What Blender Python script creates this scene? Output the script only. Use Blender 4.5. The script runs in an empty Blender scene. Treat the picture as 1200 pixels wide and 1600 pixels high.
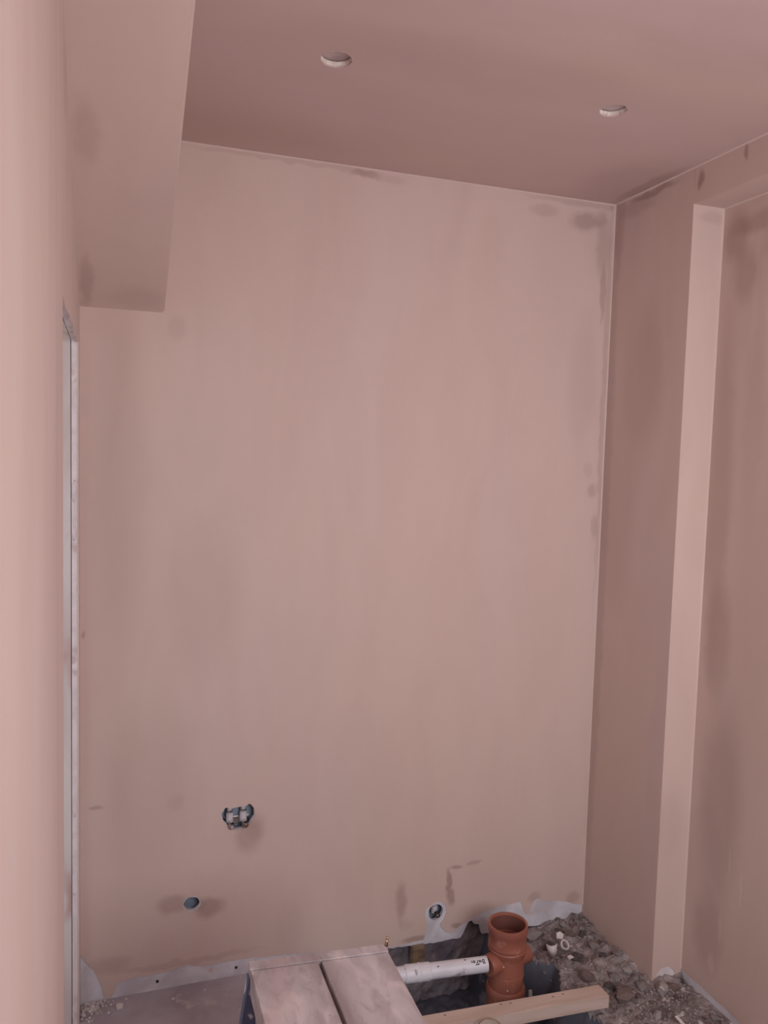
import bpy, bmesh, math, random
from mathutils import Vector, Matrix, noise
from mathutils.geometry import tessellate_polygon
random.seed(7)
C = bpy.context.scene.collection
R = math.radians

# ---------------------------------------------------------------- camera
FPX = 1251.8
cam_d = bpy.data.cameras.new('camera')
cam = bpy.data.objects.new('camera', cam_d); C.objects.link(cam)
cam_d.sensor_fit = 'VERTICAL'; cam_d.sensor_height = 36.0
cam_d.lens = FPX * 36.0 / 1600.0
cam_d.clip_start = 0.01
rv = Vector((0.94628476, -0.32218603, 0.02722711)).normalized()
uv = Vector((-0.0017407, 0.07912973, 0.99686281)); uv = (uv - rv * uv.dot(rv)).normalized()
fv = uv.cross(rv)
M = Matrix((rv, uv, -fv)).transposed().to_4x4()
if (-fv).dot(rv.cross(uv)) < 0: M = Matrix((rv, uv, fv)).transposed().to_4x4()
M.translation = Vector((0.0808, -2.3931, 1.6416))
cam.matrix_world = M
bpy.context.scene.camera = cam

# ---------------------------------------------------------------- light and exposure
sc = bpy.context.scene
vs = sc.view_settings
sc.display_settings.display_device = 'sRGB'
vs.view_transform = 'Standard'; vs.look = 'None'; vs.gamma = 1.0; vs.use_curve_mapping = False
vs.exposure = 0.0
w = bpy.data.worlds.new('overcast sky'); sc.world = w; w.use_nodes = True
w.node_tree.nodes['Background'].inputs[0].default_value = (0.86, 0.90, 1.0, 1)
w.node_tree.nodes['Background'].inputs[1].default_value = 1.0
ld = bpy.data.lights.new('window_daylight', 'AREA'); ld.shape = 'RECTANGLE'; ld.size = 1.2; ld.size_y = 1.5
ld.energy = 38.5; ld.color = (0.96, 0.965, 1.0)
lo = bpy.data.objects.new('window_daylight', ld); C.objects.link(lo)
lo.location = (1.15, -2.86, 1.52); lo.rotation_euler = (R(90), 0, 0)
l2 = bpy.data.lights.new('passage_daylight', 'AREA'); l2.shape = 'RECTANGLE'; l2.size = .8; l2.size_y = 1.2
l2.energy = 4.0; l2.color = (0.90, 0.95, 1.0)
l2o = bpy.data.objects.new('passage_daylight', l2); C.objects.link(l2o)
l2o.location = (-1.30, -.62, 1.45); l2o.rotation_euler = (R(90), 0, R(-90))

# ---------------------------------------------------------------- materials
def mat(name, rough=0.9, spec=0.3):
    m = bpy.data.materials.new(name); m.use_nodes = True
    b = m.node_tree.nodes['Principled BSDF']
    b.inputs['Roughness'].default_value = rough
    b.inputs['Specular IOR Level'].default_value = spec
    return m, m.node_tree, b
def N(nt, t, **kw):
    n = nt.nodes.new(t)
    for k, v in kw.items():
        if k in n.inputs: n.inputs[k].default_value = v
        else: setattr(n, k, v)
    return n
def coords(nt, scale=(1, 1, 1), loc=(0, 0, 0)):
    t = nt.nodes.new('ShaderNodeTexCoord'); mp = nt.nodes.new('ShaderNodeMapping')
    mp.inputs['Scale'].default_value = scale; mp.inputs['Location'].default_value = loc
    nt.links.new(t.outputs['Object'], mp.inputs[0]); return mp.outputs[0]
def noise_fac(nt, scale, detail=4, stretch=(1, 1, 1), lo=0.35, hi=0.65, dist=0.0, loc=(0, 0, 0)):
    n = N(nt, 'ShaderNodeTexNoise', Scale=scale, Detail=detail, Distortion=dist)
    nt.links.new(coords(nt, stretch, loc), n.inputs['Vector'])
    r = N(nt, 'ShaderNodeMapRange'); r.inputs[1].default_value = lo; r.inputs[2].default_value = hi
    nt.links.new(n.outputs['Fac'], r.inputs[0]); return r.outputs[0]
def mixc(nt, fac, a, b, blend='MIX'):
    m = nt.nodes.new('ShaderNodeMix'); m.data_type = 'RGBA'; m.blend_type = blend; m.clamp_factor = True
    for s, v in ((0, fac), (6, a), (7, b)):
        if hasattr(v, 'links'): nt.links.new(v, m.inputs[s])
        elif s == 0: m.inputs[0].default_value = v
        else: m.inputs[s].default_value = (*v, 1)
    return m.outputs[2]
def mul(nt, a, b):
    m = nt.nodes.new('ShaderNodeMath'); m.operation = 'MULTIPLY'
    for i, v in enumerate((a, b)):
        if hasattr(v, 'links'): nt.links.new(v, m.inputs[i])
        else: m.inputs[i].default_value = v
    return m.outputs[0]
def bump(nt, b, fac, strength=0.2, dist=0.002):
    n = N(nt, 'ShaderNodeBump', Strength=strength, Distance=dist)
    nt.links.new(fac, n.inputs['Height']); nt.links.new(n.outputs[0], b.inputs['Normal'])
    return n
def lin(r, g, b):
    f = lambda c: (c / 255 / 12.92) if c <= 10.3 else ((c / 255 + 0.055) / 1.055) ** 2.4
    return (f(r), f(g), f(b))

PB = lin(208, 184, 176)      # dry gypsum plaster
def plaster(name, blobs=(), base=PB, tint=0.5, warmth=1.0, streak='z'):
    """blobs: (x,y,z, rx,ry,rz, strength) damp or worked-over marks, in metres, with soft edges"""
    m, nt, b = mat(name, 0.82, 0.25)
    st = {'z': (1.0, 1.0, 0.35), 'x': (.4, 1, 1), 'y': (1, .4, 1)}[streak]
    warm = lin(206, 180, 164); purp = lin(198, 174, 175)
    f1 = noise_fac(nt, 1.6, 3, st, 0.35, 0.68, 0.4)
    c = mixc(nt, mul(nt, f1, 0.45 * warmth), base, warm)
    f2 = noise_fac(nt, 2.3, 4, st, 0.48, 0.72, 0.6, (3, 7, 2))
    c = mixc(nt, mul(nt, f2, 0.4 * tint), c, purp)
    f3 = noise_fac(nt, 5.0, 6, st, 0.40, 0.75, 1.2, (9, 1, 4))
    c = mixc(nt, mul(nt, f3, 0.24), c, lin(190, 160, 151))
    f4 = noise_fac(nt, 14, 8, st, 0.5, 0.8, 1.0, (2, 2, 8))
    c = mixc(nt, mul(nt, f4, 0.17), c, lin(214, 188, 182))
    tc = nt.nodes.new('ShaderNodeTexCoord')
    ns = N(nt, 'ShaderNodeTexNoise', Scale=18.0, Detail=3.0)
    nt.links.new(tc.outputs['Object'], ns.inputs['Vector'])
    sub = N(nt, 'ShaderNodeVectorMath', operation='SUBTRACT'); sub.inputs[1].default_value = (.5, .5, .5)
    nt.links.new(ns.outputs['Color'], sub.inputs[0])
    sca = N(nt, 'ShaderNodeVectorMath', operation='SCALE'); sca.inputs['Scale'].default_value = 0.035
    nt.links.new(sub.outputs[0], sca.inputs[0])
    add = N(nt, 'ShaderNodeVectorMath', operation='ADD')
    nt.links.new(tc.outputs['Object'], add.inputs[0]); nt.links.new(sca.outputs[0], add.inputs[1])
    for (x, y, z, rx, ry, rz, s) in blobs:
        s1 = N(nt, 'ShaderNodeVectorMath', operation='SUBTRACT'); s1.inputs[1].default_value = (x, y, z)
        nt.links.new(add.outputs[0], s1.inputs[0])
        s2 = N(nt, 'ShaderNodeVectorMath', operation='MULTIPLY'); s2.inputs[1].default_value = (1 / rx, 1 / ry, 1 / rz)
        nt.links.new(s1.outputs[0], s2.inputs[0])
        ln = N(nt, 'ShaderNodeVectorMath', operation='LENGTH'); nt.links.new(s2.outputs[0], ln.inputs[0])
        mr = N(nt, 'ShaderNodeMapRange'); mr.interpolation_type = 'SMOOTHSTEP'
        mr.inputs[1].default_value = 1.25; mr.inputs[2].default_value = 0.45
        nt.links.new(ln.outputs[1], mr.inputs[0])
        c = mixc(nt, mul(nt, mr.outputs[0], abs(s)), c, lin(144, 112, 104) if s > 0 else lin(228, 212, 206))
    nt.links.new(c, b.inputs['Base Color'])
    bump(nt, b, noise_fac(nt, 9, 5, st, 0, 1, .8), 0.25, 0.004)
    return m

def simple(name, c1, c2=None, scale=8, rough=0.9, spec=0.3, metal=0, lo=.4, hi=.65, stretch=(1, 1, 1), bmp=0.3, bd=0.002, c3=None, s3=40, bscale=None):
    m, nt, b = mat(name, rough, spec)
    b.inputs['Metallic'].default_value = metal
    f = noise_fac(nt, scale, 6, stretch, lo, hi, .5)
    c = mixc(nt, f, c1, c2 or tuple(x * .8 for x in c1))
    if c3: c = mixc(nt, noise_fac(nt, s3, 3, stretch, .6, .68, 0, (4, 4, 4)), c, c3)
    nt.links.new(c, b.inputs['Base Color'])
    if bmp: bump(nt, b, noise_fac(nt, bscale or scale * 3, 6, stretch, 0, 1), bmp, bd)
    return m

M_board = simple('plasterboard_paper', lin(216, 212, 218), lin(194, 188, 194), 12, c3=lin(206, 184, 176), s3=14, bmp=.2)
M_boardedge = simple('plasterboard_edge', lin(226, 214, 214), lin(212, 198, 198), 20, c3=lin(200, 180, 180), s3=17)
M_reveal = simple('skimmed_reveal', lin(214, 204, 200), lin(198, 182, 178), 5, stretch=(1, 1, .4), c3=lin(190, 160, 155), s3=8)
M_ceilvoid = simple('ceiling_void_board', lin(196, 178, 176), lin(170, 150, 146), 20)
M_holerim = simple('cut_board_rim', lin(238, 226, 218), lin(206, 186, 176), 40, bmp=.6, bd=.004)
M_cavity = simple('blue_grey_cavity_lining', lin(146, 158, 172), lin(130, 142, 156), 10)
M_block = simple('rough_blockwork', lin(140, 130, 134), lin(108, 100, 106), 14, bmp=1, bd=.01)
M_concrete = simple('dusty_concrete', lin(178, 168, 174), lin(158, 146, 152), 5, c3=lin(184, 172, 172), s3=16, bmp=.3, bscale=60)
M_slabedge = M_concrete
M_liner = simple('blue_grey_membrane', lin(92, 92, 102), lin(70, 70, 80), 5, rough=.5, spec=.4, c3=lin(126, 120, 124), s3=12, bmp=.6, bd=.01, bscale=10)
M_rubble = simple('rubble_soil', lin(164, 152, 150), lin(116, 102, 102), 9, lo=.38, hi=.62, c3=lin(196, 188, 186), s3=34, bmp=1, bd=.012, bscale=60)
M_stone = simple('dusty_stone', lin(172, 162, 160), lin(136, 124, 122), 18, c3=lin(180, 168, 166), s3=40, bmp=.8, bd=.004)
M_stone2 = simple('brown_stone', lin(150, 130, 124), lin(118, 100, 96), 18, bmp=.8, bd=.004)
M_stone3 = simple('pale_mortar_lump', lin(196, 188, 184), lin(170, 158, 154), 22, bmp=.8, bd=.004)
M_chip = simple('white_plaster_chip', lin(224, 216, 214), lin(200, 188, 186), 30)
M_orange = simple('orange_brown_upvc', lin(160, 98, 80), lin(146, 88, 74), 6, rough=.42, spec=.45, bmp=.03, c3=lin(172, 116, 102), s3=22)
M_orange_shade = simple('orange_brown_upvc_shaded', lin(118, 74, 66), lin(100, 62, 56), 6, rough=.5)  # same plastic darkened, shade inside the pipe put into the colour
M_seal = simple('dark_rubber_seal', lin(44, 40, 42), lin(34, 30, 32), 10, rough=.5)
M_white = simple('white_upvc', lin(226, 224, 230), lin(212, 208, 214), 7, rough=.4, spec=.45, bmp=.03, c3=lin(160, 146, 148), s3=26)
M_ink = simple('black_print', lin(50, 44, 46), lin(60, 54, 56), 10, bmp=0)
M_chrome = simple('bright_fitting_metal', lin(214, 208, 202), lin(180, 172, 166), 30, rough=.22, metal=1, bmp=.05)
M_greypl = simple('grey_pipe_plastic', lin(214, 208, 212), lin(164, 156, 164), 12, rough=.4)
M_brass = simple('brass_fitting', lin(210, 180, 150), lin(180, 150, 124), 20, rough=.3, metal=1, bmp=.05)
M_pine = simple('sawn_pine', lin(206, 184, 172), lin(192, 168, 154), 4, stretch=(.6, 9, 9), lo=.4, hi=.6, bmp=.3, bscale=6)
M_pineend = simple('sawn_pine_side', lin(210, 190, 178), lin(196, 174, 160), 4, stretch=(.6, 9, 9))
M_packer = simple('yellowish_packer', lin(156, 134, 108), lin(120, 98, 84), 30)
M_dark = simple('dark_screw_head', lin(70, 60, 60), lin(56, 50, 50), 10, bmp=0)

def plank_mat():
    m, nt, b = mat('plaster_smeared_plank', .85, .25)
    c = mixc(nt, noise_fac(nt, 7, 6, (1, .3, 1), .38, .64, .8), lin(206, 194, 196), lin(166, 150, 152))
    c = mixc(nt, mul(nt, noise_fac(nt, 13, 5, (1, .5, 1), .5, .66, 1.5, (5, 2, 0)), .7), c, lin(222, 208, 206))
    c = mixc(nt, mul(nt, noise_fac(nt, 4, 4, (1, .7, 1), .56, .72, .5, (1, 8, 0)), .6), c, lin(198, 166, 160))
    c = mixc(nt, mul(nt, noise_fac(nt, 70, 2, (1, 1, 1), .70, .74, 0), .5), c, lin(124, 106, 106))
    c = mixc(nt, mul(nt, noise_fac(nt, 30, 6, (1, .35, 1), .5, .7, 1, (8, 3, 0)), .45), c, lin(150, 130, 132))
    nt.links.new(c, b.inputs['Base Color'])
    bump(nt, b, noise_fac(nt, 24, 6, (1, .5, 1), 0, 1), .5, .003); return m
M_plank = plank_mat()
def blue_mat():
    m, nt, b = mat('blue_painted_steel', .45, .4)
    c = mixc(nt, noise_fac(nt, 9, 4), lin(112, 128, 158), lin(96, 108, 136))
    c = mixc(nt, noise_fac(nt, 30, 2, (1, 1, .5), .57, .60, 0, (3.1, 1.7, 0)), c, lin(226, 224, 230))
    nt.links.new(c, b.inputs['Base Color']); return m
M_blue = blue_mat()

# ---------------------------------------------------------------- mesh helpers
def link(name, me, m=None, parent=None, loc=None):
    o = bpy.data.objects.new(name, me); C.objects.link(o)
    if m: me.materials.append(m)
    if parent: o.parent = parent
    if loc: o.location = loc
    return o
def from_bm(name, bm, m, parent=None, smooth=False, loc=None):
    bmesh.ops.recalc_face_normals(bm, faces=bm.faces[:])
    me = bpy.data.meshes.new(name); bm.to_mesh(me); bm.free()
    if smooth:
        for p in me.polygons: p.use_smooth = True
    return link(name, me, m, parent, loc)
def tag(o, label=None, cat=None, group=None, kind=None):
    if label: o['label'] = label
    if cat: o['category'] = cat
    if group: o['group'] = group
    if kind: o['kind'] = kind
    return o
def empty(name, loc=(0, 0, 0)):
    o = bpy.data.objects.new(name, None); C.objects.link(o); o.location = loc; o.empty_display_size = .05; return o
def struct(o, label, cat='wall'):
    return tag(o, label, cat, kind='structure')
def add_box(bm, lo_, hi_, rot=None, piv=None):
    x0, y0, z0 = lo_; x1, y1, z1 = hi_
    v = [bm.verts.new(p) for p in ((x0, y0, z0), (x1, y0, z0), (x1, y1, z0), (x0, y1, z0), (x0, y0, z1), (x1, y0, z1), (x1, y1, z1), (x0, y1, z1))]
    for f in ((0, 1, 2, 3), (4, 5, 6, 7), (0, 1, 5, 4), (1, 2, 6, 5), (2, 3, 7, 6), (3, 0, 4, 7)): bm.faces.new([v[i] for i in f])
    return v
def box(name, lo_, hi_, m, parent=None, bev=0):
    bm = bmesh.new(); add_box(bm, lo_, hi_)
    if bev: bmesh.ops.bevel(bm, geom=bm.edges[:], offset=bev, segments=2, affect='EDGES')
    return from_bm(name, bm, m, parent)
def hexa(name, pts, m, parent=None, bev=0):
    bm = bmesh.new(); v = [bm.verts.new(p) for p in pts]
    for f in ((0, 1, 2, 3), (4, 5, 6, 7), (0, 1, 5, 4), (1, 2, 6, 5), (2, 3, 7, 6), (3, 0, 4, 7)): bm.faces.new([v[i] for i in f])
    bmesh.ops.recalc_face_normals(bm, faces=bm.faces[:])
    if bev: bmesh.ops.bevel(bm, geom=bm.edges[:], offset=bev, segments=2, affect='EDGES')
    return from_bm(name, bm, m, parent)
def rough_line(pts, step=.012, amp=.0025, seed=0):
    rnd = random.Random(seed); out = []
    for (a, b) in zip(pts, pts[1:]):
        n = max(1, int(math.dist(a, b) / step))
        for i in range(n):
            t = i / n; k = amp if i else amp * .3
            out.append((a[0] + (b[0] - a[0]) * t + rnd.uniform(-k, k), a[1] + (b[1] - a[1]) * t + rnd.uniform(-k, k)))
    out.append(pts[-1]); return out
def ring(cx, cz, rx, rz, n=28, amp=.0, seed=1):
    rnd = random.Random(seed)
    return [(cx + rx * math.cos(a) * (1 + rnd.uniform(-amp, amp)), cz + rz * math.sin(a) * (1 + rnd.uniform(-amp, amp))) for a in [2 * math.pi * i / n for i in range(n)]]
def plate(name, outer, holes, axis, a, b, m, parent=None):
    """polygon sheet with real holes; axis 'y': pts=(x,z) at y=a..b; 'x': pts=(y,z); 'z': pts=(x,y)"""
    P = {'y': lambda p, d: (p[0], d, p[1]), 'x': lambda p, d: (d, p[0], p[1]), 'z': lambda p, d: (p[0], p[1], d)}[axis]
    loops = [outer] + list(holes)
    flat = [p for l in loops for p in l]
    tris = tessellate_polygon([[Vector((p[0], p[1], 0)) for p in l] for l in loops])
    bm = bmesh.new()
    va = [bm.verts.new(P(p, a)) for p in flat]; vb = [bm.verts.new(P(p, b)) for p in flat]
    for t in tris:
        try: bm.faces.new([va[i] for i in t]); bm.faces.new([vb[i] for i in reversed(t)])
        except ValueError: pass
    k = 0
    for l in loops:
        n = len(l)
        for i in range(n):
            j = (i + 1) % n
            bm.faces.new((va[k + i], va[k + j], vb[k + j], vb[k + i]))
        k += n
    return from_bm(name, bm, m, parent)
def lathe(bm, prof, n=40, axis=Vector((0, 0, 1)), org=Vector((0, 0, 0)), close=False):
    q = Vector((0, 0, 1)).rotation_difference(axis.normalized())
    rings = []
    for r, z in prof:
        rings.append([bm.verts.new(org + q @ Vector((r * math.cos(2 * math.pi * i / n), r * math.sin(2 * math.pi * i / n), z))) for i in range(n)])
    pairs = list(zip(rings, rings[1:])) + ([(rings[-1], rings[0])] if close else [])
    for A, B in pairs:
        for i in range(n):
            j = (i + 1) % n; bm.faces.new((A[i], A[j], B[j], B[i]))
    if not close:
        bm.faces.new(rings[0]); bm.faces.new(rings[-1])
def turned(name, prof, m, parent=None, axis=(0, 0, 1), org=(0, 0, 0), n=40, close=False, smooth=True):
    bm = bmesh.new(); lathe(bm, prof, n, Vector(axis), Vector(org), close)
    o = from_bm(name, bm, m, parent, smooth)
    if smooth:
        try: o.data.set_sharp_from_angle(angle=R(35))
        except Exception: pass
    return o
def tube(name, pts, r, m, parent=None, n=14, cap=True):
    bm = bmesh.new(); rings = []
    pts = [Vector(p) for p in pts]
    for i, p in enumerate(pts):
        d = (pts[min(i + 1, len(pts) - 1)] - pts[max(i - 1, 0)]).normalized()
        u = d.cross(Vector((0, 0, 1)) if abs(d.z) < .9 else Vector((0, 1, 0))).normalized(); v = d.cross(u)
        rr = r[i] if isinstance(r, (list, tuple)) else r
        rings.append([bm.verts.new(p + rr * (math.cos(2 * math.pi * k / n) * u + math.sin(2 * math.pi * k / n) * v)) for k in range(n)])
    for A, B in zip(rings, rings[1:]):
        for k in range(n): bm.faces.new((A[k], A[(k + 1) % n], B[(k + 1) % n], B[k]))
    if cap: bm.faces.new(rings[0]); bm.faces.new(rings[-1])
    return from_bm(name, bm, m, parent, True)

# ---------------------------------------------------------------- room dimensions (metres)
H = 2.5; XR = 1.702; A = .392; W = .111; XW = XR + W; ZH = 2.394; YB = -2.64   # right wall, recess start, recess depth, boxing underside, rear wall
XB = .2248; ZB = 2.019; SL = .4988                                            # sloping soffit
YF, YN, ZD = -.085, -.838, 1.912                                                 # doorway in the left wall
XRUB = .62                                                                    # where the slab is broken out

# ---------------------------------------------------------------- back wall
wb = plate('wall_back', [(-.02, 2.52), (-.02, -.02), (.6, -.004)] + rough_line([(.95, -.004), (1.15, -.015), (1.222, -.013), (1.236, .012), (1.25, .038), (1.262, .041), (1.272, .026), (1.292, .022), (1.302, -.014), (1.38, -.018), (1.494, -.02), (1.60, -.02), (1.68, -.012)], .014, .002, 3) + [(1.83, -.02), (1.83, 2.52)],
           [[(.404, .527), (.416, .545), (.43, .54), (.462, .543), (.478, .543), (.487, .549), (.494, .545), (.503, .532), (.505, .509), (.492, .49), (.484, .481), (.467, .474), (.441, .472), (.425, .486), (.408, .505)],
            ring(.318, .255, .024, .021, 24, .06, 4), ring(1.126, .094, .026, .028, 26, .04, 5)],
           'y', .003, .016, M_board)
struct(wb, 'bare grey plasterboard of the back wall, showing below the pink plaster')
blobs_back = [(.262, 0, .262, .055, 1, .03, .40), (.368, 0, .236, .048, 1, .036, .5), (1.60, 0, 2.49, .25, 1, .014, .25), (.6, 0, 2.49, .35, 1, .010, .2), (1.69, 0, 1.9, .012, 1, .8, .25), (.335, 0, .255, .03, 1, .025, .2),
              (.487, 0, .452, .048, 1, .068, .36), (.51, 0, .48, .04, 1, .05, .15),
              (.998, 0, .15, .022, 1, .075, .42), (1.02, 0, .07, .03, 1, .02, .18),
              (1.168, 0, .195, .012, 1, .05, .6), (1.180, 0, .14, .015, 1, .035, .55), (1.195, 0, .242, .022, 1, .009, .5), (1.20, 0, .035, .02, 1, .010, .5), (1.262, 0, .25, .035, 1, .008, .35), (1.07, 0, .01, .07, 1, .012, .55),
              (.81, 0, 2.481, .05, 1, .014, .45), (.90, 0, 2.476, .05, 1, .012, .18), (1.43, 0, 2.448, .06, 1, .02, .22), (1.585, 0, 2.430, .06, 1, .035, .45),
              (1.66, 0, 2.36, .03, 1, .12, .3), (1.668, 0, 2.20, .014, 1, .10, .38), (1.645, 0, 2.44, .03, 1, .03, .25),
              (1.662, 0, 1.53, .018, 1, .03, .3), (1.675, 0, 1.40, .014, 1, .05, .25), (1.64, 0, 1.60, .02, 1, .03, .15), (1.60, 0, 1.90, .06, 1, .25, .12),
              (.045, 0, .592, .022, 1, .006, .38), (.27, 0, .58, .03, 1, .03, .14), (.011, 0, 1.10, .008, 1, .009, .4),
              (.26, 0, 1.98, .03, 1, .04, .14), (.08, 0, .105, .07, 1, .03, .25), (.3, 0, .075, .25, 1, .012, .22), (1.66, 0, .06, .03, 1, .025, .35), (1.5, 0, .09, .03, 1, .02, .3),
              (.62, 0, .13, .05, 1, .1, .08), (.35, 0, 1.2, .12, 1, .25, .10), (.2, 0, .6, .15, 1, .3, .12), (.1, 0, 1.6, .09, 1, .5, .10)]
skim_bot = rough_line([(0, .150), (.012, .13), (.028, .11), (.045, .085), (.055, .055), (.064, .022), (.070, .006), (.086, .004), (.096, .02), (.104, .044), (.13, .050), (.19, .052), (.244, .053), (.282, .062), (.31, .064), (.325, .056), (.343, .054), (.39, .052), (.437, .053), (.5, .05), (.6, .04), (.8, .02), (.943, -.002), (1.034, .002), (1.084, .006), (1.092, .03), (1.094, .06), (1.086, .09), (1.094, .115), (1.115, .128), (1.14, .130), (1.160, .116), (1.166, .09), (1.158, .066), (1.142, .050), (1.150, .034), (1.165, .018), (1.185, .011), (1.205, .022), (1.232, .037), (1.27, .056), (1.308, .068), (1.389, .078), (1.435, .08), (1.45, .078), (1.458, .058), (1.472, .03), (1.482, .026), (1.490, .05), (1.502, .074), (1.515, .083), (1.53, .074), (1.56, .064), (1.60, .060), (1.64, .048), (1.668, .034), (XR, .027)], .012, .0022, 11)
sk = plate('wall_back_skim', skim_bot + [(XR, H), (0, H)],
           [[(.403, .527), (.409, .540), (.417, .546), (.43, .541), (.462, .544), (.479, .544), (.487, .550), (.495, .546), (.504, .533), (.506, .509), (.493, .489), (.484, .479), (.467, .472), (.441, .470), (.424, .486), (.407, .505)],
            ring(.318, .256, .0275, .0245, 26, .05, 8)],
           'y', 0.0, .0032, plaster('plaster_back_wall', blobs_back), wb)
sk.name = 'plaster_skim'
# faint cracks and trowel lines
def hair(name, pts, wd, m, parent, y=-.0004):
    bm = bmesh.new(); L = []
    for i, p in enumerate(pts):
        a = pts[max(i - 1, 0)]; b = pts[min(i + 1, len(pts) - 1)]
        d = Vector((b[0] - a[0], b[1] - a[1])).normalized(); n = Vector((-d.y, d.x)) * wd * (.3 if i in (0, len(pts) - 1) else 1) / 2
        L.append([bm.verts.new((p[0] + n.x, y, p[1] + n.y)), bm.verts.new((p[0], y - .0008, p[1])), bm.verts.new((p[0] - n.x, y, p[1] - n.y))])
    for P, Q in zip(L, L[1:]):
        bm.faces.new((P[0], Q[0], Q[1], P[1])); bm.faces.new((P[1], Q[1], Q[2], P[2]))
    return from_bm(name, bm, m, parent)
M_line = plaster('plaster_trowel_ridge', base=lin(214, 190, 182), warmth=.5)
for pts in ([(1.335, 2.205), (1.33, 2.10), (1.315, 2.03), (1.31, 1.95), (1.30, 1.86)], [(1.375, 1.93), (1.345, 1.85), (1.335, 1.78)], [(1.1, 1.42), (1.17, 1.52), (1.20, 1.60)],
            [(1.33, 1.62), (1.325, 1.70), (1.335, 1.78)]):
    hair('trowel_ridge', rough_line(pts, .03, .003, int(pts[0][0] * 99)), .003, M_line, wb, .0002)
for x, z in ((.218, .027), (.455, .026)):
    o = turned('screw_head', [(.001, 0), (.0045, 0), (.0045, .0012), (.001, .0012)], M_dark, wb, (0, -1, 0), (x, .0025, z), 12)
# masonry behind the board
bm = bmesh.new(); add_box(bm, (-.25, .06, -.4), (2.0, .16, .046)); add_box(bm, (-.25, .036, .0465), (2.0, .16, 2.7))
mas = from_bm('wall_back_masonry', bm, M_cavity)
struct(mas, 'dark blue grey lined wall behind the holes in the plasterboard')
bm = bmesh.new()
nx, nz = 70, 16
g = [[bm.verts.new((.58 + 1.26 * i / nx, .028 - .016 * abs(noise.noise(Vector((i * .25, j * .4, 2)))) - .012 * noise.noise(Vector((i * .7, j * .7, 5))), -.36 + .40 * j / nz)) for j in range(nz + 1)] for i in range(nx + 1)]
for i in range(nx):
    for j in range(nz): bm.faces.new((g[i][j], g[i + 1][j], g[i + 1][j + 1], g[i][j + 1]))
ret = bmesh.ops.extrude_face_region(bm, geom=bm.faces[:])
for v in ret['geom']:
    if isinstance(v, bmesh.types.BMVert): v.co.y = .06
fo = from_bm('wall_foundation', bm, M_block); struct(fo, 'rough dark foundation blockwork under the back plasterboard')

# ---------------------------------------------------------------- right wall, recess and boxing
blobs_right = [(XR, -.03, 2.45, 1, .03, .2, .25), (XR, -.20, 2.485, 1, .12, .012, .5), (XR, -.12, 2.46, 1, .1, .03, .2), (XR, -.421, 2.462, 1, .013, .026, .6), (XR, -.414, 2.44, 1, .008, .014, .5), (XR, -.593, 2.475, 1, .009, .024, .55),
               (XR, -.2, 1.9, 1, .12, .25, .18), (XR, -.1, 1.5, 1, .1, .4, .10), (XR, -.02, 1.2, 1, .03, 1.3, .22)]
M_right = plaster('plaster_right_wall', blobs_right, tint=.9)
rb = rough_line([(.02, .0), (-.05, -.02), (-.12, -.03), (-.2, -.035), (-.3, -.03), (-.37, -.02), (-A, -.02)], .012, .0022, 21)
wr = plate('wall_right', rb + [(-A, 2.52), (.02, 2.52)], [], 'x', XR, XR + .002, M_right)
struct(wr, 'narrow pink plastered wall section at the right of the back wall')
box('core', (XR + .0022, -A + .017, -.12), (XW + .1, .02, 2.52), M_block, wr)
# jamb face at y=-A
jb = rough_line([(XR, -.02), (XR + .008, .0), (XR + .012, .008), (XR + .022, .020), (XR + .036, .034), (XR + .062, .036), (XR + .078, .024), (XR + .09, .006), (XR + .1, .004), (XW, .014)], .01, .002, 23)
wj = plate('wall_jamb', jb + [(XW, ZH + .05), (XR, ZH + .05)], [], 'y', -A - .0015, -A - .0001, plaster('plaster_jamb', [(XR + .07, -A, 2.36, .05, 1, .02, .2), (XR + .03, -A, .5, .06, 1, .12, .1)], tint=.3)); struct(wj, 'lighter pink plastered return beside the recess')
box('board', (XR + .0021, -A + .0002, -.02), (XW + .01, -A + .016, 2.5), M_boardedge, wj)
bx = box('trim_1', (XR, YB, ZH), (XW + .1, -A + .0005, 2.52), plaster('plaster_boxing', blobs_right, tint=.8), None, .0015)
struct(bx, 'pink plastered boxing along the ceiling above the recess', 'boxing')
blobs_rec = [(XW, -.45, 2.30, 1, .05, .08, .45), (XW, -.56, 2.32, 1, .12, .03, .4), (XW, -.50, 2.18, 1, .05, .08, .35), (XW, -.44, 1.55, 1, .05, .5, .32), (XW, -.47, 1.1, 1, .05, .18, .35), (XW, -.52, .62, 1, .08, .3, .35), (XW, -.5, .2, 1, .06, .12, .3),
             (XW, -.62, 2.25, 1, .06, .05, .25), (XW, -.55, .25, 1, .008, .05, -.25), (XW, -.52, .12, 1, .012, .03, -.3), (XW, -.62, .40, 1, .004, .06, -.35), (XW, -.57, .46, 1, .003, .05, -.3), (XW, -.6, 2.0, 1, .02, .15, -.15), (XW, -.54, 2.1, 1, .01, .2, -.12), (XW, -.6, 1.1, 1, .1, .5, .12), (XW, -.56, 1.75, 1, .04, .3, .15)]
rbot = rough_line([(-A, .018), (-.5, .022), (-.6, .020), (-.8, .02)], .02, .002, 9) + [(-1.5, .02), (YB, .02)]
wrr = plate('wall_recess', rbot + [(YB, ZH + .05), (-A, ZH + .05)], [], 'x', XW, XW + .004, plaster('plaster_recess', [(*q[:3], q[3] * 1.0, q[4] * 1.15, q[5] * 1.1, q[6] * .85) for q in blobs_rec], tint=.4))
struct(wrr, 'pink plastered recessed wall at the far right edge')
box('board', (XW + .001, YB, -.05), (XW + .016, -A + .01, 2.5), M_board, wrr)
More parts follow.
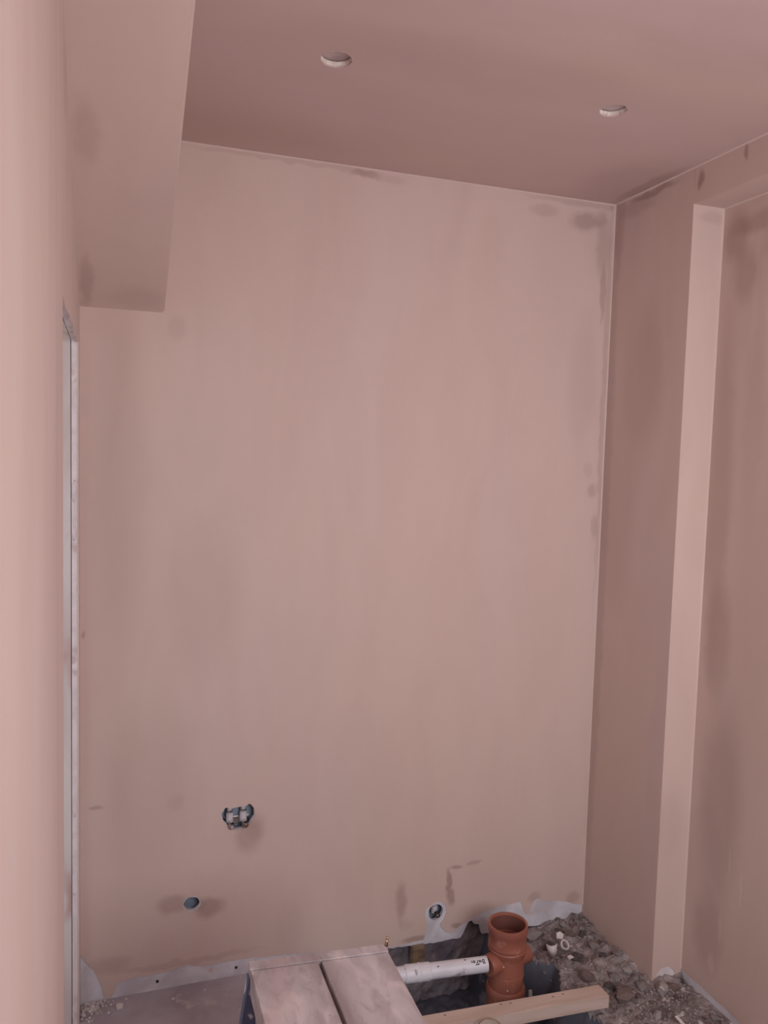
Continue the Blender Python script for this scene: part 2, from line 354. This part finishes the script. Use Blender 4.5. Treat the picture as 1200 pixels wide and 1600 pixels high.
# ---------------------------------------------------------------- left wall with doorway
ML = plaster('plaster_left_wall', [(0, -.75, 2.35, 1, .08, .12, .15), (0, -1.0, 1.6, 1, .04, 1.5, .06)], base=lin(212, 190, 184), tint=.3)
hd = rough_line([(YN, ZD - .008), (-.75, ZD - .014), (-.6, ZD - .004), (-.5, ZD - .004), (-.4, ZD + .006), (-.3, ZD - .003), (YF, ZD)], .015, .003, 5)
jr = rough_line([(YF, ZD), (YF + .002, 1.7), (YF + .001, 1.55), (YF + .010, 1.535), (YF + .002, 1.5), (YF + .012, 1.42), (YF + .003, 1.36), (YF, 1.2), (YF, .6), (YF + .002, 0)], .02, .0012, 6)
outer = [(0.0, 0.0), (0.0, H)] + [(YB, H), (YB, 0), (YN, 0)] + hd + jr[1:]
wl = plate('wall_left', outer, [], 'x', -.004, 0, ML)
struct(wl, 'pink plastered left wall with a doorway cut through it')
# plasterboard of the wall, then core lined with white reveals
box('board', (-.018, YF + .001, 0), (-.0042, .02, H), M_boardedge, wl)
box('board', (-.018, YB, 0), (-.0042, YN + .001, H), M_boardedge, wl)
box('board', (-.018, YN, ZD + .004), (-.0042, YF, H), M_boardedge, wl)
box('stud_core', (-.125, YF + .004, -.0), (-.0202, .06, H), M_reveal, wl)
box('stud_core', (-.125, YB, 0), (-.0202, YN, H), M_reveal, wl)
box('lintel', (-.125, YN - .01, ZD + .006), (-.0202, YF + .01, H), M_holerim, wl)
# broken plaster lumps along the reveal
for k, (z, dz, s) in enumerate(((1.515, .03, .006), (1.45, .05, .004), (1.40, .02, .005), (.62, .012, .004))):
    bm = bmesh.new(); bmesh.ops.create_icosphere(bm, subdivisions=2, radius=1)
    for v in bm.verts:
        n = 1 + .35 * noise.noise(v.co * 2 + Vector((k, 0, 0))); v.co = Vector((v.co.x * s, v.co.y * s * .6, v.co.z * dz)) * n
    from_bm('plaster_lump', bm, M_boardedge, wl, True, (-.012, YF + .001, z))
# passage beyond the doorway
pa = plate('wall_passage', [(YB, 0), (.06, 0), (.06, H), (YB, H)], [[(-1.02, .85), (-.22, .85), (-.22, 2.05), (-1.02, 2.05)]], 'x', -1.15, -1.25, plaster('plaster_passage')); struct(pa, 'plain wall of the passage beyond the doorway')
pb = box('wall_passage_end', (-1.25, .0, 0), (-.12, .055, H), plaster('plaster_passage_end')); struct(pb, 'end wall of the passage beyond the doorway')
# ---------------------------------------------------------------- ceiling
h1 = ring(.550, -.617, .0345, .0365, 36, .015, 2)
h2 = ring(1.258, -.626, .0335, .0355, 36, .05, 6)
MC = plaster('plaster_ceiling', [(.9, -.7, H, .5, .12, 1, .10), (.4, -.15, H, .4, .15, 1, .12), (1.6, -.2, H, .15, .2, 1, .18), (1.68, -.2, H, .03, .2, 1, .35), (1.3, -1.0, H, .2, .2, 1, .08)], base=lin(204, 178, 174), tint=.8, streak='x')
ce = plate('ceiling', [(-.01, .02), (XR + .01, .02), (XR + .01, YB), (-.01, YB)], [h1, h2], 'z', H, H + .003, MC)
struct(ce, 'pink plastered ceiling with two round downlight holes', 'ceiling')
g1 = [(.55 + (x - .55) * .985, -.617 + (y + .617) * .985) for x, y in h1]; g2 = [(1.258 + (x - 1.258) * .97, -.626 + (y + .626) * .97) for x, y in h2]
plate('board', [(-1.2, .06), (1.9, .06), (1.9, YB), (-1.2, YB)], [g1, g2], 'z', H + .0032, H + .0125, M_holerim, ce)
box('upper_floor', (-1.25, YB, H + .0145), (2.0, .1, H + .08), M_ceilvoid, ce)
for cx, cy, s in ((.55, -.617, 1), (1.258, -.626, 2)):      # torn paper curls on the rims
    for k in range(5):
        a = R(200 + k * 33 + s * 11); bm = bmesh.new(); bmesh.ops.create_icosphere(bm, subdivisions=1, radius=1)
        for v in bm.verts: v.co = Vector((v.co.x * .006, v.co.y * .003, v.co.z * .004)) * (1 + .4 * noise.noise(v.co * 3 + Vector((k, s, 0))))
        bmesh.ops.rotate(bm, verts=bm.verts, matrix=Matrix.Rotation(a + R(90), 3, 'Z'))
        from_bm('torn_rim', bm, M_holerim, ce, True, (cx + .0345 * math.cos(a), cy + .036 * math.sin(a), H + .003))
# sloping boxing under the stairs
YS = -(2.5 - ZB) / SL
bm = bmesh.new()
v = [bm.verts.new(p) for p in ((-.002, .001, ZB), (-.002, .001, H + .01), (-.002, YS - .02, H + .01), (XB, .001, ZB), (XB, .001, H + .01), (XB, YS - .02, H + .01))]
for f in ((0, 1, 2), (3, 4, 5), (0, 2, 5, 3), (0, 1, 4, 3), (1, 2, 5, 4)): bm.faces.new([v[i] for i in f])
e = [e for e in bm.edges if {v[3], v[5]} == set(e.verts)]
bmesh.ops.bevel(bm, geom=e, offset=.004, segments=3, affect='EDGES')
so = from_bm('trim_2', bm, plaster('plaster_sloping_soffit', [(.02, -.9, 2.46, .06, .06, .1, .3), (.03, -.55, 2.28, .03, .1, .1, .2), (.02, -.10, 2.07, .02, .12, .1, .3), (.15, -.05, 2.04, .1, .05, .1, .15)], tint=.5, streak='y'))
struct(so, 'pink plastered soffit sloping down from the ceiling at upper left', 'soffit')
# thin fillets of plaster in the corners
def bead(name, p, q, a, b, s, m, lab):
    p, q, a, b = map(Vector, (p, q, a, b)); bm = bmesh.new()
    v = [bm.verts.new(x) for x in (p, p + a * s, p + b * s, q, q + a * s, q + b * s)]
    for f in ((0, 1, 2), (3, 4, 5), (0, 1, 4, 3), (1, 2, 5, 4), (2, 0, 3, 5)): bm.faces.new([v[i] for i in f])
    return struct(from_bm(name, bm, m), lab, 'plaster fillet')
e_ = .0004
bead('trim_3', (XB, -e_, H - e_), (XR, -e_, H - e_), (0, -1, 0), (0, 0, -1), .004, M_line, 'thin plaster fillet where ceiling meets back wall')
bead('trim_4', (XR - e_, -e_, .03), (XR - e_, -e_, H), (-1, 0, 0), (0, -1, 0), .004, M_line, 'vertical plaster fillet where back wall meets right wall')
bead('trim_5', (XR - e_, -.01, H - e_), (XR - e_, YB, H - e_), (-1, 0, 0), (0, 0, -1), .004, M_line, 'plaster fillet where ceiling meets right wall and boxing')
bead('trim_6', (XW - e_, -A - e_, .02), (XW - e_, -A - e_, ZH), (-1, 0, 0), (0, -1, 0), .005, M_line, 'vertical plaster fillet inside the recess corner')
bead('trim_7', (XW - e_, -A - .01, ZH - e_), (XW - e_, YB, ZH - e_), (-1, 0, 0), (0, 0, -1), .004, M_line, 'plaster fillet under the boxing over the recess')
# rear wall with the window that lights the room
rw = plate('wall_rear', [(-.1, 0), (XW + .02, 0), (XW + .02, H), (-.1, H)], [[(.60, .80), (.60, 2.24), (1.72, 2.24), (1.72, .80)]], 'y', YB, YB - .12, M_board)
struct(rw, 'plastered rear wall with window behind the viewpoint')
bm = bmesh.new()
for lo_, hi_ in (((.60, YB - .09, .80), (.64, YB - .03, 2.24)), ((1.68, YB - .09, .80), (1.72, YB - .03, 2.24)), ((.64, YB - .09, .80), (1.68, YB - .03, .84)), ((.64, YB - .09, 2.20), (1.68, YB - .03, 2.24))): add_box(bm, lo_, hi_)
wf = from_bm('window_1', bm, M_white); struct(wf, 'white window frame in the rear wall', 'window')

# ---------------------------------------------------------------- floor
fl = plate('floor', [(-1.2, .06), (.60, .03), (.615, -.3), (.64, -.7), (.6, -1.1), (.62, -1.45), (XW + .02, -1.5), (XW + .02, YB), (-1.2, YB)], [], 'z', 0, -.12, M_concrete)
struct(fl, 'dusty brown grey concrete slab, broken out towards the right', 'floor')

# ---------------------------------------------------------------- excavated ground
def inpit(x, y):
    """0 = rubble level, 1 = pit bottom"""
    edge_r = 1.335 + .05 * noise.noise(Vector((y * 7, 3, 0))) + .115 * max(0, min(1, (-.12 - y) / .09))
    t = (edge_r - x) / .07
    t = max(0, min(1, t))
    tb = max(0, min(1, (y + 1.1) / .15))
    return t * tb
def ground(x, y):
    t = inpit(x, y); t = t * t * (3 - 2 * t)
    n1 = noise.fractal(Vector((x * 9, y * 9, 1)), 1.0, 2.0, 5)
    n2 = noise.fractal(Vector((x * 34, y * 34, 7)), 1.0, 2.0, 4)
    n3 = noise.noise(Vector((x * 12, y * 12, 4)))
    right = max(0, min(1, (x - 1.50) / .2))
    flat = max(0, min(1, (-.42 - y) / .12)) * max(0, min(1, (x - 1.55) / .1))
    top = -.022 + (.022 * right) + (1 - .75 * flat) * (.014 * n1 + .012 * n2 + .010 * n3)
    bot = -.22 + .015 * n1 + .006 * n2
    return top * (1 - t) + bot * t
bm = bmesh.new(); st = .0065
x0, x1, y0, y1 = .58, 1.83, -1.52, .03
nx, ny = int((x1 - x0) / st), int((y1 - y0) / st)
V = []
for i in range(nx + 1):
    row = []
    for j in range(ny + 1):
        x = x0 + (x1 - x0) * i / nx; y = y0 + (y1 - y0) * j / ny
        row.append((x, y, ground(x, y)))
    V.append(row)
def grid(sel, name, m, kind, lab, cat):
    bm = bmesh.new(); cache = {}
    def vv(i, j):
        if (i, j) not in cache: cache[(i, j)] = bm.verts.new(V[i][j])
        return cache[(i, j)]
    for i in range(nx):
        for j in range(ny):
            if sel(V[i][j][0], V[i][j][1]): bm.faces.new((vv(i, j), vv(i + 1, j), vv(i + 1, j + 1), vv(i, j + 1)))
    return tag(from_bm(name, bm, m, None, True), lab, cat, kind=kind)
rub = grid(lambda x, y: inpit(x, y) < .16, 'rubble_bed', M_rubble, 'structure', 'bed of grey brown soil and rubble along the right wall', 'rubble')
lin_ = grid(lambda x, y: inpit(x, y) >= .16, 'pit_liner', M_liner, 'structure', 'dark blue grey membrane lining the pit round the pipe', 'membrane')

# stones: five meshes shared
def stone_mesh(k, sub=2):
    bm = bmesh.new(); bmesh.ops.create_icosphere(bm, subdivisions=sub, radius=1)
    rnd = random.Random(k); ax = Vector((rnd.uniform(.8, 1.25), rnd.uniform(.7, 1.1), rnd.uniform(.45, .75)))
    cuts = [Vector((rnd.uniform(-1, 1), rnd.uniform(-1, 1), rnd.uniform(-1, 1))).normalized() for _ in range(6)]
    for v in bm.verts:
        for c in cuts:
            d = v.co.dot(c)
            if d > .62: v.co -= c * (d - .62)
        v.co *= 1 + .18 * noise.noise(v.co * 1.7 + Vector((k * 3, 0, 0)))
        v.co = Vector((v.co.x * ax.x, v.co.y * ax.y, v.co.z * ax.z))
    me = bpy.data.meshes.new('stone'); bm.to_mesh(me); bm.free(); return me
SM = []
for k in range(9):
    me = stone_mesh(k, 1 if k < 6 else 2); me.materials.append((M_stone, M_stone2, M_stone, M_rubble, M_stone3, M_rubble)[k % 6]); SM.append(me)
placed = []
def put_stone(x, y, s, k, dz=.1):
    o = bpy.data.objects.new('stone', SM[k]); C.objects.link(o); o.parent = rub
    o.location = (x, y, ground(x, y) + s * dz); o.scale = (s, s, s)
    o.rotation_euler = (random.uniform(-.4, .4), random.uniform(-.4, .4), random.uniform(0, 6.28))
for (x, y, s, k) in ((1.42, -.10, .045, 2), (1.47, -.05, .035, 0), (1.55, -.20, .032, 3), (1.50, -.22, .026, 0), (1.53, -.30, .035, 1), (1.57, -.36, .024, 5), (1.66, -.33, .028, 4), (1.70, -.45, .035, 4),
                     (1.58, -.43, .038, 1), (1.52, -.51, .026, 2), (1.66, -.41, .03, 0), (1.62, -.53, .024, 4), (1.75, -.44, .03, 1), (1.63, -.18, .024, 0), (1.59, -.1, .024, 1), (1.38, -.04, .03, 3), (1.50, -.12, .026, 5)):
    put_stone(x, y, s, k, .15); placed.append((x, y, s))
tries = 0
while len(placed) < 190 and tries < 9000:
    tries += 1
    x = random.uniform(1.30, 1.80); y = random.uniform(-1.0, .0)
    if inpit(x, y) > .12 and random.random() < .95: continue
    if x > XR - .02 and y > -A - .02: continue
    s = random.choice((.009, .011, .013, .016, .02))
    if 1.55 < x and y < -.45: s *= .8
    if any(math.hypot(x - a, y - b) < (s + c) * .8 for a, b, c in placed): continue
    if .5 < x < 1.52 and -.49 < y < -.36: continue
    placed.append((x, y, s)); put_stone(x, y, s, random.randrange(9), .2)
bm = bmesh.new()
tm = [bmesh.new() for _ in range(1)]
for n in range(2600):
    x = random.uniform(1.28, 1.80); y = random.uniform(-1.1, .0)
    if inpit(x, y) > .12 and random.random() < .93: continue
    if x > XR - .01 and y > -A - .01: continue
    s = random.uniform(.002, .0055); z = ground(x, y) + s * .3
    p = Vector((x, y, z)); q = Matrix.Rotation(random.uniform(0, 6.28), 3, Vector((random.random(), random.random(), 1)))
    vs_ = [bm.verts.new(p + q @ Vector(c) * s * random.uniform(.7, 1.2)) for c in ((1, 0, 0), (-1, 0, 0), (0, 1, 0), (0, -1, 0), (0, 0, .8), (0, 0, -.8))]
    for f in ((0, 2, 4), (2, 1, 4), (1, 3, 4), (3, 0, 4), (2, 0, 5), (1, 2, 5), (3, 1, 5), (0, 3, 5)): bm.faces.new([vs_[i] for i in f])
gv = from_bm('gravel', bm, M_stone, rub); gv['kind'] = 'stuff'

# chips of plaster lying on the ground
def chip(name, pts, th, m, loc, rot, label, cat='plaster chip', group=None):
    bm = bmesh.new(); n = len(pts)
    a = [bm.verts.new((x, y, 0)) for x, y in pts]; b = [bm.verts.new((x * .93, y * .93, th)) for x, y in pts]
    bm.faces.new(a); bm.faces.new(b)
    for i in range(n): bm.faces.new((a[i], a[(i + 1) % n], b[(i + 1) % n], b[i]))
    o = from_bm(name, bm, m); o.location = loc; o.rotation_euler = rot
    return tag(o, label, cat, group)
# folded white cup-like offcut: thing with two faces
oc = empty('plastic_offcut', (1.475, -.175, .0))
tag(oc, 'white curved offcut standing on the rubble right of the orange pipe', 'offcut')
bm = bmesh.new(); L = []
for i in range(9):
    a = R(-70 + 140 * i / 8); r1, r2 = .020, .014
    L.append([bm.verts.new((r1 * math.sin(a), -r1 * math.cos(a) + .005, .034)), bm.verts.new((r2 * math.sin(a), -r2 * math.cos(a) + .005, -.012)),
              bm.verts.new(((r2 - .002) * math.sin(a), -(r2 - .002) * math.cos(a) + .005, -.012)), bm.verts.new(((r1 - .002) * math.sin(a), -(r1 - .002) * math.cos(a) + .005, .034))])
for P, Q in zip(L, L[1:]):
    for k in range(4): bm.faces.new((P[k], Q[k], Q[(k + 1) % 4], P[(k + 1) % 4]))
bm.faces.new(L[0]); bm.faces.new(L[-1])
sh = from_bm('shell', bm, M_chip, oc, True)
oc.rotation_euler = (R(8), R(-8), R(-25))
chip('plaster_chip', [(-.012, -.01), (.010, -.012), (.014, .006), (.002, .014), (-.011, .009)], .006, M_chip, (1.535, -.12, .012), (R(55), 0, R(-20)), 'small white chip tilted up behind the white curved offcut')
rg = turned('pipe_clip', [(.012, 0), (.016, 0), (.016, .008), (.012, .008)], M_chip, None, (0.2, -.6, .6), (1.525, -.165, .008), 20, True); tag(rg, 'small pale ring lying right of the white curved offcut', 'ring')
chip('plaster_flake', [(-.012, -.006), (.013, -.005), (.009, .007), (-.008, .006)], .004, M_chip, (1.505, -.235, .012), (R(10), R(8), .3), 'thin pale flake in front of the white curved offcut')
chip('plaster_flake', [(-.010, -.006), (.008, -.009), (.012, .005), (-.004, .009)], .004, M_stone3, (1.69, -.46, .022), (R(20), R(5), .9), 'tan flake on the rubble at the foot of the plastered return')
chip('plaster_flake', [(-.016, -.004), (.014, -.006), (.016, .004), (-.01, .006)], .004, M_chip, (1.655, -.585, .012), (R(15), R(-20), 1.9), 'narrow pale sliver on the brown ground near the right edge')
chip('floor_pebble', [(-.010, -.006), (-.002, -.011), (.009, -.007), (.011, .004), (.001, .010), (-.009, .006)], .007, M_chip, (.109, -.045, .0005), (0, 0, .2), 'largest pale pebble on the concrete near the left corner', 'pebble')
chip('floor_pebble', [(-.004, -.003), (.003, -.0045), (.005, .002), (-.002, .0045)], .004, M_chip, (.26, -.056, .0005), (0, 0, .2), 'small white pebble on the concrete midway to the blue leg', 'pebble')
chip('floor_pebble', [(-.003, -.002), (.003, -.003), (.003, .002), (-.002, .003)], .003, M_chip, (.354, -.043, .0005), (0, 0, .9), 'tiny white pebble on the concrete nearest the blue leg', 'pebble')
bm = bmesh.new(); rnd = random.Random(5)
for n in range(230):
    t = rnd.random(); x = .004 + abs(rnd.gauss(0, .035)); y = -abs(rnd.gauss(0, .030)) - .002
    if n > 170: x = rnd.uniform(.02, .6); y = rnd.uniform(-.3, 0)
    s = rnd.uniform(.0015, .006) * (1 if n < 170 else .5); p = Vector((x, y, s * .6))
    q = Matrix.Rotation(rnd.uniform(0, 6.28), 3, Vector((rnd.random(), rnd.random(), 1)))
    vs_ = [bm.verts.new(p + q @ Vector(c) * s) for c in ((1, 0, 0), (-1, 0, 0), (0, 1, 0), (0, -1, 0), (0, 0, .8), (0, 0, -.8))]
    for f in ((0, 2, 4), (2, 1, 4), (1, 3, 4), (3, 0, 4), (2, 0, 5), (1, 2, 5), (3, 1, 5), (0, 3, 5)): bm.faces.new([vs_[i] for i in f])
tag(from_bm('plaster_crumbs', bm, M_chip), 'white plaster crumbs in the left corner of the floor', 'crumbs', kind='stuff')
# lump of old plaster at foot of doorway
bm = bmesh.new(); bmesh.ops.create_icosphere(bm, subdivisions=3, radius=1)
for v in bm.verts:
    n = 1 + .3 * noise.noise(v.co * 2.2); v.co = Vector((v.co.x * .014 * n, v.co.y * .03 * n, v.co.z * .010 * n + .006))
o = from_bm('mortar_lump', bm, M_chip, None, True, (-.012, YF - .05, 0)); tag(o, 'pale mortar lump on the floor at the doorway jamb', 'mortar')

# ---------------------------------------------------------------- orange drain fitting
PX, PY = 1.285, -.212
dp = empty('drain_pipe', (PX, PY, -.22))
tag(dp, 'orange brown plastic drain fitting standing upright in the pit', 'pipe')
z0 = .22
turned('pipe_body', [(.0525, -.02), (.055, -.02), (.055, .320), (.0505, .320), (.0505, -.02)], M_orange, dp, org=(0, 0, 0), close=True, n=56)
turned('socket', [(.0535, .284), (.0565, .276), (.0590, .282), (.0592, .290), (.0612, .2935), (.0612, .2975), (.0590, .3005), (.0590, .3040), (.0612, .3070), (.0612, .3110), (.0594, .3140), (.0606, .3480), (.0635, .3540), (.0640, .3700), (.0628, .3745), (.0560, .3750), (.0545, .3710), (.0545, .3480), (.0535, .3000)], M_orange, dp, n=56, close=True)
turned('bore', [(.0544, .367), (.0534, .365), (.0534, .290), (.0504, .280), (.0504, .0), (.0500, .0), (.0500, .2805), (.0528, .2905), (.0528, .365), (.054, .3685)], M_orange_shade, dp, n=56, close=True)
turned('rib_ring', [(.0545, .212), (.0565, .213), (.0565, .217), (.0545, .218)], M_orange, dp, n=56, close=True)
turned('lower_socket', [(.0548, -.02), (.0590, -.02), (.0590, .142), (.0625, .146), (.0632, .158), (.0615, .166), (.0570, .172), (.0548, .172)], M_orange, dp, n=56, close=True)
ba = Vector((-.96, -.28, 0)).normalized()
zb = .260
turned('boss', [(.001, .03), (.031, .03), (.0325, .046), (.0325, .078), (.0300, .083), (.001, .083)], M_orange, dp, axis=ba, org=(0, 0, zb), n=36)
turned('boss', [(.001, .03), (.027, .03), (.0285, .046), (.0290, .084), (.0265, .089), (.001, .089)], M_orange, dp, axis=(.97, .24, 0), org=(0, 0, .247), n=36)
for (a, z) in ((R(-128), .262), (R(-112), .185), (R(-65), .12)):  # small pale spots set on the pipe body
    bm = bmesh.new(); bmesh.ops.create_icosphere(bm, subdivisions=1, radius=.0028)
    from_bm('pale_spot', bm, M_chip, dp, True, (.0555 * math.cos(a), .0555 * math.sin(a), z))
# white mesh tape patch at the pipe's right foot
chip('plaster_flake', [(-.008, -.012), (.007, -.013), (.009, .010), (-.004, .014)], .004, M_stone3, (1.355, -.245, -.075), (R(80), 0, R(25)), 'pale flake stuck beside the foot of the orange pipe', 'plaster chip')

# ---------------------------------------------------------------- white waste pipe
wp = empty('waste_pipe', (1.203, -.232, .046)); tag(wp, 'white plastic waste pipe running from work platform to orange fitting', 'pipe')
wd = Vector((-1, .10, .0)).normalized()
turned('pipe_run', [(.0195, 0), (.0235, 0), (.0235, .62), (.0195, .62)], M_white, wp, axis=wd, close=True)
turned('end_plug', [(.001, .006), (.0196, .006), (.0196, .02), (.001, .02)], M_seal, wp, axis=wd)
turned('coupling', [(.0237, .185), (.0255, .186), (.0265, .190), (.0265, .262), (.0255, .266), (.0237, .267)], M_white, wp, axis=wd, close=True)
turned('coupling_rim', [(.0266, .215), (.0278, .217), (.0278, .222), (.0266, .224)], M_white, wp, axis=wd, close=True)
# remains of a printed line (illegible) on the pipe end: curved strokes on the surface
side = wd.cross(Vector((0, 0, 1))).normalized()
def on_pipe(s, ang, r=.0236): return wd * s + (side * math.cos(ang) + Vector((0, 0, 1)) * math.sin(ang)) * r
if side.y > 0: side = -side
strokes = [[(.012, 62), (.016, 70), (.021, 58), (.017, 50), (.012, 57)], [(.024, 66), (.029, 50)], [(.024, 50), (.030, 66)], [(.034, 68), (.034, 52), (.039, 48)], [(.042, 60), (.046, 68), (.050, 60), (.046, 52), (.042, 60)], [(.054, 68), (.053, 54)], [(.010, 44), (.018, 42)], [(.03, 40), (.042, 38)], [(.07, 84), (.076, 83)], [(.16, 60), (.166, 56)], [(.26, 74), (.268, 70)]]
for s in strokes:
    tube('print_stroke', [on_pipe(a, R(b)) for a, b in s], .0014, M_ink, wp, 6)

# ---------------------------------------------------------------- timber batten across the pit
tb = hexa('timber_batten', [(.60, -.420, .0), (1.497, -.463, .0), (1.494, -.411, .0), (.60, -.366, .0), (.60, -.420, .040), (1.497, -.463, .040), (1.494, -.411, .040), (.60, -.366, .040)], M_pine, None, .0015)
tag(tb, 'pale sawn timber batten lying across the pit in front of the orange pipe', 'timber')
for x, y in ((1.165, -.405), (1.195, -.409), (1.33, -.42), (1.365, -.418), (.99, -.40)):
    bm = bmesh.new(); bmesh.ops.create_icosphere(bm, subdivisions=1, radius=.0032); bmesh.ops.scale(bm, vec=(1.3, 1, .35), verts=bm.verts)
    from_bm('dirt_spot', bm, M_stone2, tb, True, (x, y, .0402))
wl_ = turned('wire_loop', [(.0405, -.0016), (.0435, -.0016), (.0435, .0016), (.0405, .0016)], M_packer, None, (-.1, -.75, .65), (1.092, -.486, .018), 48, True)
tag(wl_, 'thin wire ring leaning on the front of the timber batten', 'ring')

# packer under the board
pk = box('packer_block', (1.041, -.012, -.075), (1.086, .016, -.0085), M_packer, None, .003); tag(pk, 'small yellowish packer block wedged under the back plasterboard edge', 'packer')

# ---------------------------------------------------------------- hop-up work platform
HZ = .50
hp = empty('hop_up_platform', (.52, -1.0, 0)); tag(hp, 'plaster-smeared folding hop-up platform with blue steel legs against back wall', 'work platform')
def rel(o): o.location = (-.52, 1.0, 0); return o
rel(hexa('plank', [(.374, -.722, HZ - .020), (.5225, -.733, HZ - .020), (.5215, -1.36, HZ - .020), (.371, -1.36, HZ - .020), (.374, -.722, HZ), (.5225, -.733, HZ), (.5215, -1.36, HZ), (.371, -1.36, HZ)], M_plank, hp, .0012))
rel(hexa('plank', [(.5310, -.7335, HZ - .020), (.6855, -.745, HZ - .020), (.680, -1.36, HZ - .020), (.5295, -1.36, HZ - .020), (.5310, -.7335, HZ), (.6855, -.745, HZ), (.680, -1.36, HZ), (.5295, -1.36, HZ)], M_plank, hp, .0012))
rel(hexa('end_batten', [(.373, -.7185, HZ - .022), (.687, -.7415, HZ - .022), (.690, -.713, HZ - .022), (.373, -.688, HZ - .022), (.373, -.7185, HZ + .001), (.687, -.7415, HZ + .001), (.690, -.713, HZ + .001), (.373, -.688, HZ + .001)], M_plank, hp, .0015))
rel(hexa('side_rail', [(.3745, -.71, HZ - .060), (.392, -.71, HZ - .060), (.390, -1.35, HZ - .075), (.3725, -1.35, HZ - .075), (.3745, -.71, HZ - .0225), (.392, -.71, HZ - .0225), (.390, -1.35, HZ - .0225), (.3725, -1.35, HZ - .0225)], M_plank, hp))
rel(hexa('side_rail', [(.664, -.74, HZ - .060), (.682, -.74, HZ - .060), (.678, -1.35, HZ - .075), (.660, -1.35, HZ - .075), (.664, -.74, HZ - .0225), (.682, -.74, HZ - .0225), (.678, -1.35, HZ - .0225), (.660, -1.35, HZ - .0225)], M_plank, hp))
rel(box('under_frame', (.500, -1.34, HZ - .035), (.555, -.735, HZ - .0205), M_plank, hp))
def leg(x, sx, y):
    # splayed tapered steel leg, wider away from the hinge
    p = lambda dx, yy, z: (x + sx * dx, yy, z)
    rel(hexa('leg', [p(-.030, y - .015, 0), p(.070, y - .015, 0), p(.070, y + .015, 0), p(-.030, y + .015, 0), p(-.009, y - .012, HZ - .005 if False else HZ - .023), p(.003, y - .012, HZ - .023), p(.003, y + .012, HZ - .023), p(-.009, y + .012, HZ - .023)], M_blue, hp, .001))
for y in (-.703, -1.30):
    leg(.374, -1, y)
    leg(.682, 1, y - .018)
rel(tube('cross_bar', [(.36, -.703, .25), (.70, -.72, .25)], .010, M_blue, hp)); rel(tube('cross_bar', [(.36, -1.30, .25), (.70, -1.318, .25)], .010, M_blue, hp))
# small bright hook standing at the far right corner of the platform
rel(tube('hook', [(.688, -.722, HZ + .0005), (.689, -.722, HZ + .012), (.6885, -.722, HZ + .016)], [.0042, .0036, .0028], M_brass, hp, 10))
bm = bmesh.new(); bmesh.ops.create_icosphere(bm, subdivisions=2, radius=.0038)
o = from_bm('hook_tip', bm, M_brass, hp, True, None); o.location = (.690 - .52, -.722 + 1, HZ + .020)

# ---------------------------------------------------------------- pipe ends inside the wall holes
def fitting(name, x, label, bright):
    o = empty(name, (x, .012, .50)); tag(o, label, 'pipe fitting', None)
    turned('pipe_tail', [(.001, 0), (.0085, 0), (.0085, .07), (.001, .07)], M_greypl, o, (0, 0, 1), (0, .012, .016), 20)
    turned('elbow_body', [(.001, -.014), (.0105, -.014), (.0115, -.010), (.0115, .012), (.0105, .016), (.001, .016)], M_greypl, o, (0, 0, 1), (0, .010, .004), 20)
    turned('spigot', [(.004, 0), (.0078, 0), (.0078, .028), (.004, .028)], M_greypl, o, (.05, -1, -.3), (.002, .006, -.005), 20, True)
    turned('collar_nut', [(.0060, .018), (.0098, .018), (.0102, .021), (.0102, .028), (.0098, .030), (.0060, .030)], M_chrome, o, (.05, -1, -.3), (.002, .006, -.005), 6, True, False)
    turned('end_cap', [(.001, .027), (.0058, .027), (.0050, .033), (.001, .034)], M_brass if bright else M_greypl, o, (.05, -1, -.3), (.002, .006, -.005), 16)
    turned('clip_ring', [(.0086, .018), (.0100, .018), (.0100, .024), (.0086, .024)], M_chrome, o, (0, 0, 1), (0, .012, .004), 20, True)
    return o
fitting('pipe_elbow', .431, 'left pipe elbow poking out of the wider hole in the wall', False)
fitting('pipe_elbow', .473, 'right pipe elbow with bright tip in the wider hole in the wall', True)
bk = box('mounting_bracket', (.415, .030, .478), (.492, .033, .502), M_chrome, None, .001); tag(bk, 'grey metal mounting bracket behind the two pipe elbows', 'bracket')
fe = empty('pipe_stub', (1.128, .022, .094)); tag(fe, 'pipe stub with shiny end in the round hole near the orange pipe', 'pipe fitting')
turned('pipe_tail', [(.001, 0), (.009, 0), (.009, .06), (.001, .06)], M_greypl, fe, (.15, .1, 1), (0.002, .004, .006), 20)
turned('elbow_body', [(.001, -.012), (.010, -.012), (.011, -.008), (.011, .012), (.001, .014)], M_greypl, fe, (.15, .1, 1), (0, 0, 0), 20)
turned('spigot', [(.003, 0), (.0072, 0), (.0072, .024), (.003, .024)], M_chrome, fe, (.1, -1, -.2), (.002, -.004, -.006), 20, True)
turned('end_cap', [(.001, .02), (.0050, .02), (.0040, .026), (.001, .027)], M_chrome, fe, (.1, -1, -.2), (.002, -.004, -.006), 16)
